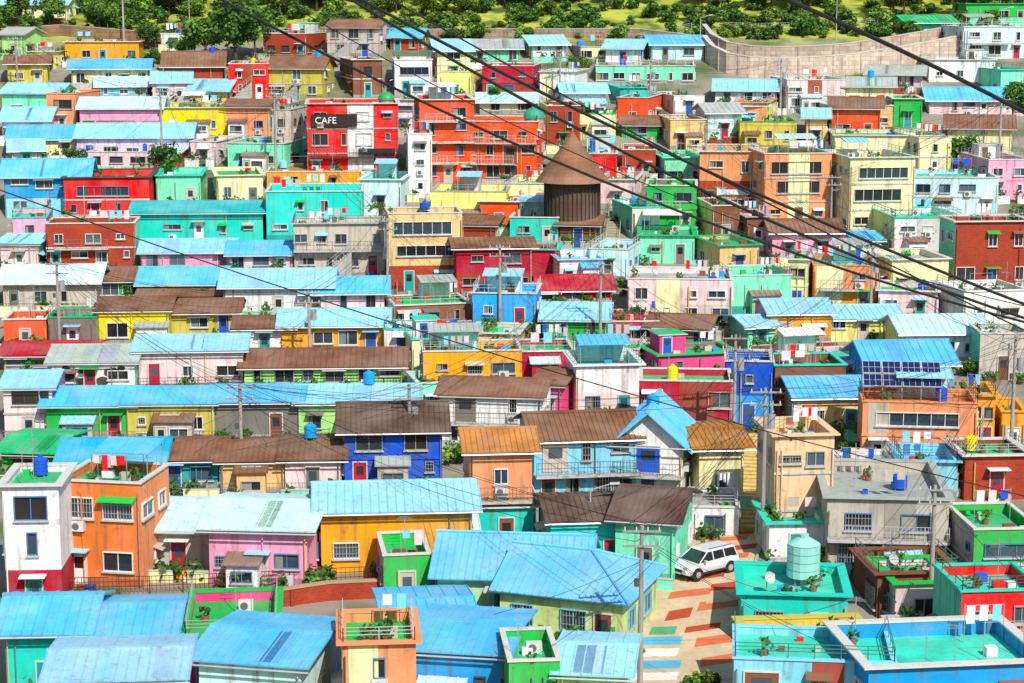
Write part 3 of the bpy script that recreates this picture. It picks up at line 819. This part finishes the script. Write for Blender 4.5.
# ---------------- foreground green house
e=empty('green_house',site(520,640)); wl,rf,wi,de=MB(),MB(),MB(),MB()
Yg=D(636); z0=tz(Yg)
X=lambda px:(px-512)/F*dep(Yg,z0-H+2)
def wing(ox,oy,w,d,h,rise,hip,ang,col):
    U=Vector((math.cos(ang),math.sin(ang),0)); V=Vector((-math.sin(ang),math.cos(ang),0)); O=Vector((ox,oy,z0))
    P=lambda u,v,z:O+U*u+V*v+UP*z
    cs=[P(0,0,0),P(w,0,0),P(w,d,0),P(0,d,0)]
    for k in range(4): wl.poly([cs[k]-UP*2,cs[(k+1)%4]-UP*2,cs[(k+1)%4]+UP*h,cs[k]+UP*h],'plaster',col)
    oh=.5; c=hx('66b8e2'); kk=rise/(d/2); ez=h-oh*kk+.02
    i0=d*.42 if 'l' in hip else -oh; i1=d*.42 if 'r' in hip else -oh
    a_,b_=P(i0,d/2,h+rise),P(w-i1,d/2,h+rise)
    slope(rf,P(-oh,-oh,ez),P(w+oh,-oh,ez),b_,a_,'roofmetal',c,.42)
    slope(rf,P(w+oh,d+oh,ez),P(-oh,d+oh,ez),a_,b_,'roofmetal',c,.42)
    if 'r' in hip: slope(rf,P(w+oh,-oh,ez),P(w+oh,d+oh,ez),P(w-i1,d/2+.05,h+rise),P(w-i1,d/2-.05,h+rise),'roofmetal',c,.42)
    if 'l' in hip: slope(rf,P(-oh,d+oh,ez),P(-oh,-oh,ez),P(i0,d/2-.05,h+rise),P(i0,d/2+.05,h+rise),'roofmetal',c,.42)
    for A,B,q in((P(-oh,-oh,ez),a_,'l'),(P(w+oh,-oh,ez),b_,'r'),(a_,b_,''),(P(w+oh,d+oh,ez),b_,'r')):
        if q in hip: rf.tube(A+UP*.14,B+UP*.14,.11,'roofmetal',var(c,.1),6)
    for pu in(0,w): wl.poly([P(pu,0,h),P(pu,d,h),P(pu,d/2,h+(rise-.1 if (pu==0 and 'l' not in hip) or (pu==w and 'r' not in hip) else .01))],'plaster',col)
    wl.box(P(-.03,-.04,-2),U*(w+.06),V*.04,UP*2.5,'plaster',tuple(x*.6 for x in col))
    return P,U,V
P,U,V=wing(X(436),Yg+2.2,8.5,6.5,3.0,1.5,'',math.radians(-6),hx('b0dca6'))
for u,ww in((.6,1.3),(5.6,1.4)): window(wi,P(u,0,1.0),U,-V,ww,1.2,(.7,.7,.68),GC[1],2,True)
door(wi,P(3.3,0,0.05),U,-V,1.0,2.1,PAL['tl'])
de.box(P(2.8,-1.2,2.3),U*2.1,V*1.2,UP*.1,'trim',(.65,.63,.6))
for j in range(9): u=R.uniform(0,8); p=P(u,-R.uniform(.5,1.6),0); de.tube(p-UP*.3,p+UP*.3,.22,'plastic',(.3,.12,.07),8,.27); bushlet(de,p+UP*.55,.25,30)
P,U,V=wing(X(500),Yg-.6,7.2,6.8,3.1,1.5,'r',math.radians(-20),hx('cce090'))
for u,ww in((.7,1.3),(3.6,1.5)): window(wi,P(u,0,1.0),U,-V,ww,1.25,(.25,.5,.6),GC[2],2,True)
for v,ww in((1.0,1.2),(4,1.4)): window(wi,P(7.2,v,1.0),V,U,ww,1.2,(.2,.45,.55),GC[2],2,False)
door(wi,P(5.6,0,.05),U,-V,.95,2.1,PAL['br'])
for j in range(7): u=R.uniform(0,7); p=P(u,-R.uniform(.5,1.6),0); de.tube(p-UP*.3,p+UP*.3,.22,'plastic',(.3,.12,.07),8,.27); bushlet(de,p+UP*.6,.28,36)
for m_,n_ in((wl,'walls'),(rf,'roof'),(wi,'windows_and_door'),(de,'canopy')): m_.obj(n_,e,e.location.copy())
# ---------------- conical tower
e=empty('conical_roof_tower',site(572,238)); t=MB(); p=site(572,238); k=20
t.tube(p-UP*2,p+UP*6.5,3.1,'plaster',hx('5a4438'),k,2.9)
for i in range(k*2):
    a=math.pi*i/k; q=p+Vector((math.cos(a)*3.02,math.sin(a)*3.02,0)); t.tube(q,q+UP*6.4,.07,'trim',hx('3c2c24'),4)
t.obj('drum',e,p); t=MB()
for i in range(14):
    f0=1-i/14; f1=1-(i+1)/14
    t.tube(p+UP*(6.2+5.2*i/14),p+UP*(6.3+5.2*(i+1)/14),3.9*f0+.12,'tile',var(hx('8a6044'),.12),24,3.9*f1+.02)
t.tube(p+UP*11.4,p+UP*12.6,.08,'metal',(.3,.3,.3),5); t.obj('cone_roof',e,p)
def dome(px,py,Y,r,c):
    p=site(px,py,Y); t=MB(); n=14
    for i in range(6):
        a0=math.pi/2*i/6;a1=math.pi/2*(i+1)/6; t.tube(p+UP*math.sin(a0)*r,p+UP*math.sin(a1)*r,r*math.cos(a0),'plastic',c,n,max(.02,r*math.cos(a1)))
    t.tube(p-UP*1.2,p,r*.9,'plaster',(.6,.3,.2),n); t.tube(p+UP*r,p+UP*(r+.7),.05,'metal',(.5,.5,.5),5); t.obj('dome_turret',None,p)
dome(534,118,D(184)+3,1.3,hx('2f9a78')); dome(386,100,D(178)+3,1.0,hx('2f9a58'))
e,Pf,w,d,h=REF[(300,178)]
t=MB(); U=Pf(1,0,0)-Pf(0,0,0); V=Pf(0,1,0)-Pf(0,0,0)
t.box(Pf(.5,-.35,h-2.7),U*(w*.5),V*.2,UP*1.5,'plastic',(.03,.02,.02)); t.box(Pf(w*.56,-.35,2.8),U*(w*.4),V*.2,UP*.7,'plastic',(.02,.02,.02))
t.box(Pf(.2,-.95,2.4),U*(w-.4),V*.8,UP*.12,'plaster',(.08,.02,.02)); rail(t,Pf(.3,-.9,2.5),Pf(w-.3,-.9,2.5),1,(.05,.05,.05),1,2,.3)
t.obj('cafe_sign',None,Pf(0,0,0))
def text(s,P,U,size,c):
    cu=bpy.data.curves.new('t','FONT'); cu.body=s; cu.size=size; cu.extrude=.02; o=bpy.data.objects.new('t',cu); COL.objects.link(o)
    dg=bpy.context.evaluated_depsgraph_get(); dg.update(); me=bpy.data.meshes.new_from_object(o.evaluated_get(dg)); bpy.data.objects.remove(o)
    o=bpy.data.objects.new('sign_lettering',me); COL.objects.link(o); me.materials.clear(); m=bpy.data.materials.get('lettering')
    if not m:
        m=bpy.data.materials.new('lettering'); m.use_nodes=True; m.node_tree.nodes['Principled BSDF'].inputs['Base Color'].default_value=(*c,1)
    me.materials.append(m); o.location=P; o.rotation_euler=(math.pi/2,0,math.atan2(U.y,U.x))
text('CAFE',Pf(.9,-.4,h-2.3),U,1.1,(.8,.8,.78))
# ---------------- big water tank, solar array
t=MB(); p=site(803,578,D(650)+4); tank(t,p-UP*.3,.95,1.9,hx('9ad4cc')); t.obj('water_tank',None,p)
e,Pf,w,d,h=REF[(864,470)]
t=MB(); 
for i in range(4):
    for j in range(2):
        o=Pf(w*.02+i*1.45,d*.45+j*1.15,h+.7+j*.75); U=(Pf(1,0,0)-Pf(0,0,0)); V=(Pf(0,1,0)-Pf(0,0,0)); S=(V*1.1+UP*.72)
        n=U.cross(S).normalized()*.05; t.hexa([o,o+U*1.38,o+U*1.38+S,o+S],[o+n,o+U*1.38+n,o+U*1.38+S+n,o+S+n],'metal',(.6,.6,.62))
        for a in range(3):
            for b_ in range(2):
                q=o+U*(.05+a*.44)+S*(.05+b_*.47)+n*1.1; t.poly([q,q+U*.41,q+U*.41+S*.44,q+S*.44],'glass',(.01,.02,.09))
for i in range(5):
    for j,hh in((0,.7),(1.9,2.0)):
        q=Pf(w*.02+i*1.4,d*.45+j,h-.6); t.tube(q,q+UP*(hh+.5),.05,'metal',(.5,.5,.5),4)
t.obj('solar_panel_array',None,o)
# ---------------- utility poles + wires
def pole(px,py,h,r=.17,arms=2):
    p=site(px,py); t=MB(); c=(.36,.34,.31)
    t.tube(p-UP*1,p+UP*h,r,'plaster',c,10,r*.62)
    tops=[]
    for i in range(arms):
        z=h-.3-i*.8; t.box(p+Vector((-1.0,-.06-r,z)),(2.0,0,0),(0,.1,0),(0,0,.1),'metal',(.4,.4,.38))
        for s in(-.9,-.3,.3,.9):
            q=p+Vector((s,-.01-r,z+.1)); t.tube(q,q+UP*.2,.05,'plastic',(.6,.55,.5),6,.03); tops.append(q+UP*.2)
    if R.random()<.6: t.tube(p+Vector((.4,0,h-2.6)),p+Vector((.4,0,h-1.7)),.26,'metal',(.42,.43,.44),10)
    t.tube(p+UP*(h-3.2)+Vector((-.25,-.25,0)),p+UP*(h-2.8)+Vector((-.25,-.25,0)),.15,'plastic',(.1,.1,.1),6)
    t.obj('utility_pole',None,p); return p,tops,h
def wire(P,Q,sag,r,name='overhead_wire',c=(.015,.015,.015),n=14):
    P=Vector(P);Q=Vector(Q); t=MB(); pts=[P.lerp(Q,i/n)-UP*sag*4*(i/n)*(1-i/n) for i in range(n+1)]
    for a,b_ in zip(pts,pts[1:]): t.tube(a,b_,r,'rubber',c,4,cap=False)
    t.obj(name,None,P)
PL=[pole(762,550,10.5),pole(640,690,9),pole(733,470,10),pole(163,182,11),pole(276,180,11),pole(998,182,10),pole(705,200,9),pole(124,44,9),pole(18,96,8),pole(1010,470,10),pole(500,330,8),pole(388,300,8),pole(242,480,7),pole(455,182,8),pole(870,330,8),pole(60,350,8),pole(930,620,8),pole(600,350,8),pole(310,370,7),pole(410,480,7),pole(830,250,8),pole(560,110,8),pole(650,120,8),pole(780,120,8)]
links=[(0,1),(0,2),(2,17),(17,10),(10,11),(11,4),(4,3),(3,8),(6,5),(14,6),(2,14),(0,9),(13,6),(13,4),(12,15),(0,12),(14,5),(9,14),(9,16),(1,12),(18,15),(18,11),(19,12),(19,17),(20,5),(20,14),(21,22),(22,23),(21,13)]
for a,b_ in links:
    for k in (0,2,3,5): wire(PL[a][1][k],PL[b_][1][k],R.uniform(.6,1.8),.016)
allb=list(REF.values())
for p,tops,h in PL:
    c=sorted(allb,key=lambda r:(r[1](r[2]/2,0,r[4])-p).length)[:7]
    for r in R.sample(c,5): wire(tops[-1]-UP*R.uniform(.2,1),r[1](R.choice([.2,r[2]-.2]),-.05,r[4]-.3),R.uniform(.2,.8),.014)
def lamp(px,py,h):
    p=site(px,py); t=MB(); t.tube(p-UP*.5,p+UP*h,.1,'metal',(.5,.5,.5),8,.05); t.tube(p+UP*h,p+UP*(h+.4)+Vector((1.3,0,0)),.04,'metal',(.5,.5,.5),6); t.box(p+UP*(h+.35)+Vector((1.2,-.12,0)),(.6,0,.04),(0,.24,0),(0,0,.1),'trim',(.6,.6,.6)); t.obj('street_lamp',None,p)
for x,y,h in((190,40,6),(700,60,6),(836,40,6),(1000,44,5),(590,560,4.5)): lamp(x,y,h)
def cable(pts,Y,r,name='power_cable'):
    (xa,ya),(xb,yb_),(xc,yc)=pts
    def q(x): return ya*(x-xb)*(x-xc)/((xa-xb)*(xa-xc))+yb_*(x-xa)*(x-xc)/((xb-xa)*(xb-xc))+yc*(x-xa)*(x-xb)/((xc-xa)*(xc-xb))
    t=MB(); P=[site(x,q(x),Y+.004*(x-512)) for x in range(-240,1301,44)]
    for a,b_ in zip(P,P[1:]): t.tube(a,b_,r,'rubber',(.018,.017,.017),6,cap=False)
    t.obj(name,None,P[0]); return P[0],P[-1]
EN=[cable([(222,0),(600,180),(1024,322)],24,.017),cable([(352,0),(660,170),(1024,318)],25,.02),cable([(362,0),(640,140),(1024,304)],26,.022),
 cable([(392,0),(700,168),(1024,330)],27,.012),cable([(788,0),(900,50),(1024,112)],22,.026),cable([(0,190),(400,325),(1024,496)],30,.010),cable([(282,0),(660,190),(1024,306)],28,.008)]
for side in(0,1):
    p=sum((e_[side] for e_ in EN),Vector())/len(EN); zt=max(e_[side].z for e_ in EN)+.6; zb_=tz(p.y)
    t=MB(); t.tube((p.x,p.y,zb_-1),(p.x,p.y,zt),.2,'plaster',(.36,.34,.31),12,.12)
    for e_ in EN: t.tube((p.x,p.y,e_[side].z),e_[side],.04,'metal',(.4,.4,.4),6)
    t.obj('utility_pole',None,(p.x,p.y,zb_))
# ---------------- car
def car(px,py,ang,col):
    p=site(px,py); p.z=tz(p.y)+.06
    e=empty('parked_car',p); B,G,Wh,De=MB(),MB(),MB(),MB()
    st=[(-2.2,.45,.82,.80),(-2.12,.35,1.02,.88),(-1.5,.3,1.05,.92),(-.5,.28,1.04,.93),(.6,.28,1.02,.93),(1.3,.3,.96,.92),(1.95,.34,.86,.86),(2.2,.42,.7,.74)]
    def ring(x,zl,zh,w): return [Vector((x,-w*.92,zl)),Vector((x,w*.92,zl)),Vector((x,w,zl+(zh-zl)*.5)),Vector((x,w*.9,zh)),Vector((x,-w*.9,zh)),Vector((x,-w,zl+(zh-zl)*.5))]
    def loft(m,rings,mat,c):
        for A,C in zip(rings,rings[1:]):
            for i in range(len(A)): j=(i+1)%len(A); m.poly([A[i],A[j],C[j],C[i]],mat,c)
        m.poly(rings[0],mat,c); m.poly(list(reversed(rings[-1])),mat,c)
    loft(B,[ring(*s) for s in st],'carpaint',col)
    def gr(z,xs,w): return [Vector((xs[0],-w,z)),Vector((xs[1],-w,z)),Vector((xs[1],w,z)),Vector((xs[0],w,z))]
    g0=gr(1.02,(-2.02,1.2),.83); g1=gr(1.55,(-1.82,.4),.68)
    for i in range(4): j=(i+1)%4; G.poly([g0[i],g0[j],g1[j],g1[i]],'glass',(.02,.025,.03))
    r0=gr(1.54,(-1.9,.5),.7); r1=gr(1.64,(-1.75,.3),.6); B.hexa(r0,r1,'carpaint',col)
    for s in(-1,1):
        for xa,xb in((-1.98,-1.8),(-.95,-.88),(.0,.02),(1.18,.42)):
            a_=Vector((xa,s*.84,1.0)); b_=Vector((xb,s*.69,1.56)); B.tube(a_,b_,.045,'carpaint',col,5)
        B.tube(Vector((-1.7,s*.58,1.7)),Vector((.2,s*.58,1.7)),.025,'metal',(.3,.3,.3),5)
        B.box((.75,s*.9-(.0 if s>0 else .18),1.02),(.12,0,0),(0,.18,0),(0,0,.14),'carpaint',col)
        De.box((2.0,s*.62-.15,.72),(.16,0,0),(0,.3,0),(0,0,.14),'glass',(.5,.5,.5)); De.box((-2.2,s*.7-.1,.7),(.08,0,0),(0,.2,0),(0,0,.3),'glass',(.4,.02,.02))
        De.box((-2.0,s*.93-.01,.3),(4.0,0,0),(0,.03,0),(0,0,.13),'rubber',(.03,.03,.03))
        for wx in(-1.35,1.35):
            c=Vector((wx,s*.8,.34)); Wh.tube(c-Vector((0,s*.1,0)),c+Vector((0,s*.14,0)),.34,'rubber',(.02,.02,.02),18); Wh.tube(c+Vector((0,s*.14,0)),c+Vector((0,s*.155,0)),.2,'metal',(.5,.5,.52),12)
            De.tube(c+Vector((0,s*.02,.02)),c+Vector((0,s*.13,.02)),.41,'rubber',(.02,.02,.02),18)
    De.box((2.17,-.4,.5),(.06,0,0),(0,.8,0),(0,0,.16),'rubber',(.03,.03,.03)); De.box((2.2,-.25,.38),(.04,0,0),(0,.5,0),(0,0,.1),'trim',(.7,.7,.7))
    for m_,n_ in((B,'body'),(G,'windows'),(Wh,'wheels'),(De,'lights_and_trim')):
        o=m_.obj(n_); o.parent=e
    e.rotation_euler=(0,0,ang)
car(704,574,math.radians(218),(.62,.63,.65))
def dish(p):
    t=MB(); t.tube(p,p+UP*.6,.03,'metal',(.4,.4,.4),5); d=Vector((.5,-.7,.5)).normalized(); c=p+UP*.65
    for i in range(4): t.tube(c+d*(.03*i*i*.6),c+d*(.03*(i+1)**2*.6),.08+.07*i,'trim',(.6,.6,.6),14,.08+.07*(i+1),cap=(i==0))
    t.tube(c,c+d*.4,.02,'metal',(.3,.3,.3),4); t.obj('satellite_dish',None,p)
for k in((868,618),(742,650),(290,276),(836,236),(338,488),(628,330)):
    e,Pf,w,d,h=REF[k]; dish(Pf(w*.25,d*.3,h-.3))
# ---------------- camera, light, sky
cam=bpy.data.cameras.new('camera'); co=bpy.data.objects.new('camera',cam); COL.objects.link(co); co.location=(0,0,H); co.rotation_euler=(math.radians(80),0,0)
cam.lens=70; cam.sensor_width=36; cam.clip_start=.5; cam.clip_end=6000; bpy.context.scene.camera=co
el=math.radians(44); az=Vector((.40,-.92,0)).normalized(); sd=Vector((az.x*math.cos(el),az.y*math.cos(el),math.sin(el)))
s=bpy.data.lights.new('sun','SUN'); s.energy=5.0; s.angle=math.radians(.5); s.color=(1,.95,.86); so=bpy.data.objects.new('sun',s); COL.objects.link(so); so.rotation_euler=sd.to_track_quat('Z','Y').to_euler(); so.location=(0,0,150)
w=bpy.data.worlds.new('World'); bpy.context.scene.world=w; w.use_nodes=True; nt=w.node_tree
sk=nt.nodes.new('ShaderNodeTexSky'); sk.sky_type='NISHITA'; sk.sun_disc=False; sk.sun_elevation=el; sk.sun_rotation=math.atan2(az.x,az.y)
nt.links.new(sk.outputs[0],nt.nodes['Background'].inputs[0]); nt.nodes['Background'].inputs[1].default_value=.13
sc=bpy.context.scene; sc.view_settings.view_transform='Standard'; sc.view_settings.look='None'; sc.view_settings.exposure=0
print('OBJ',len(bpy.data.objects),'V',sum(len(m.vertices) for m in bpy.data.meshes))
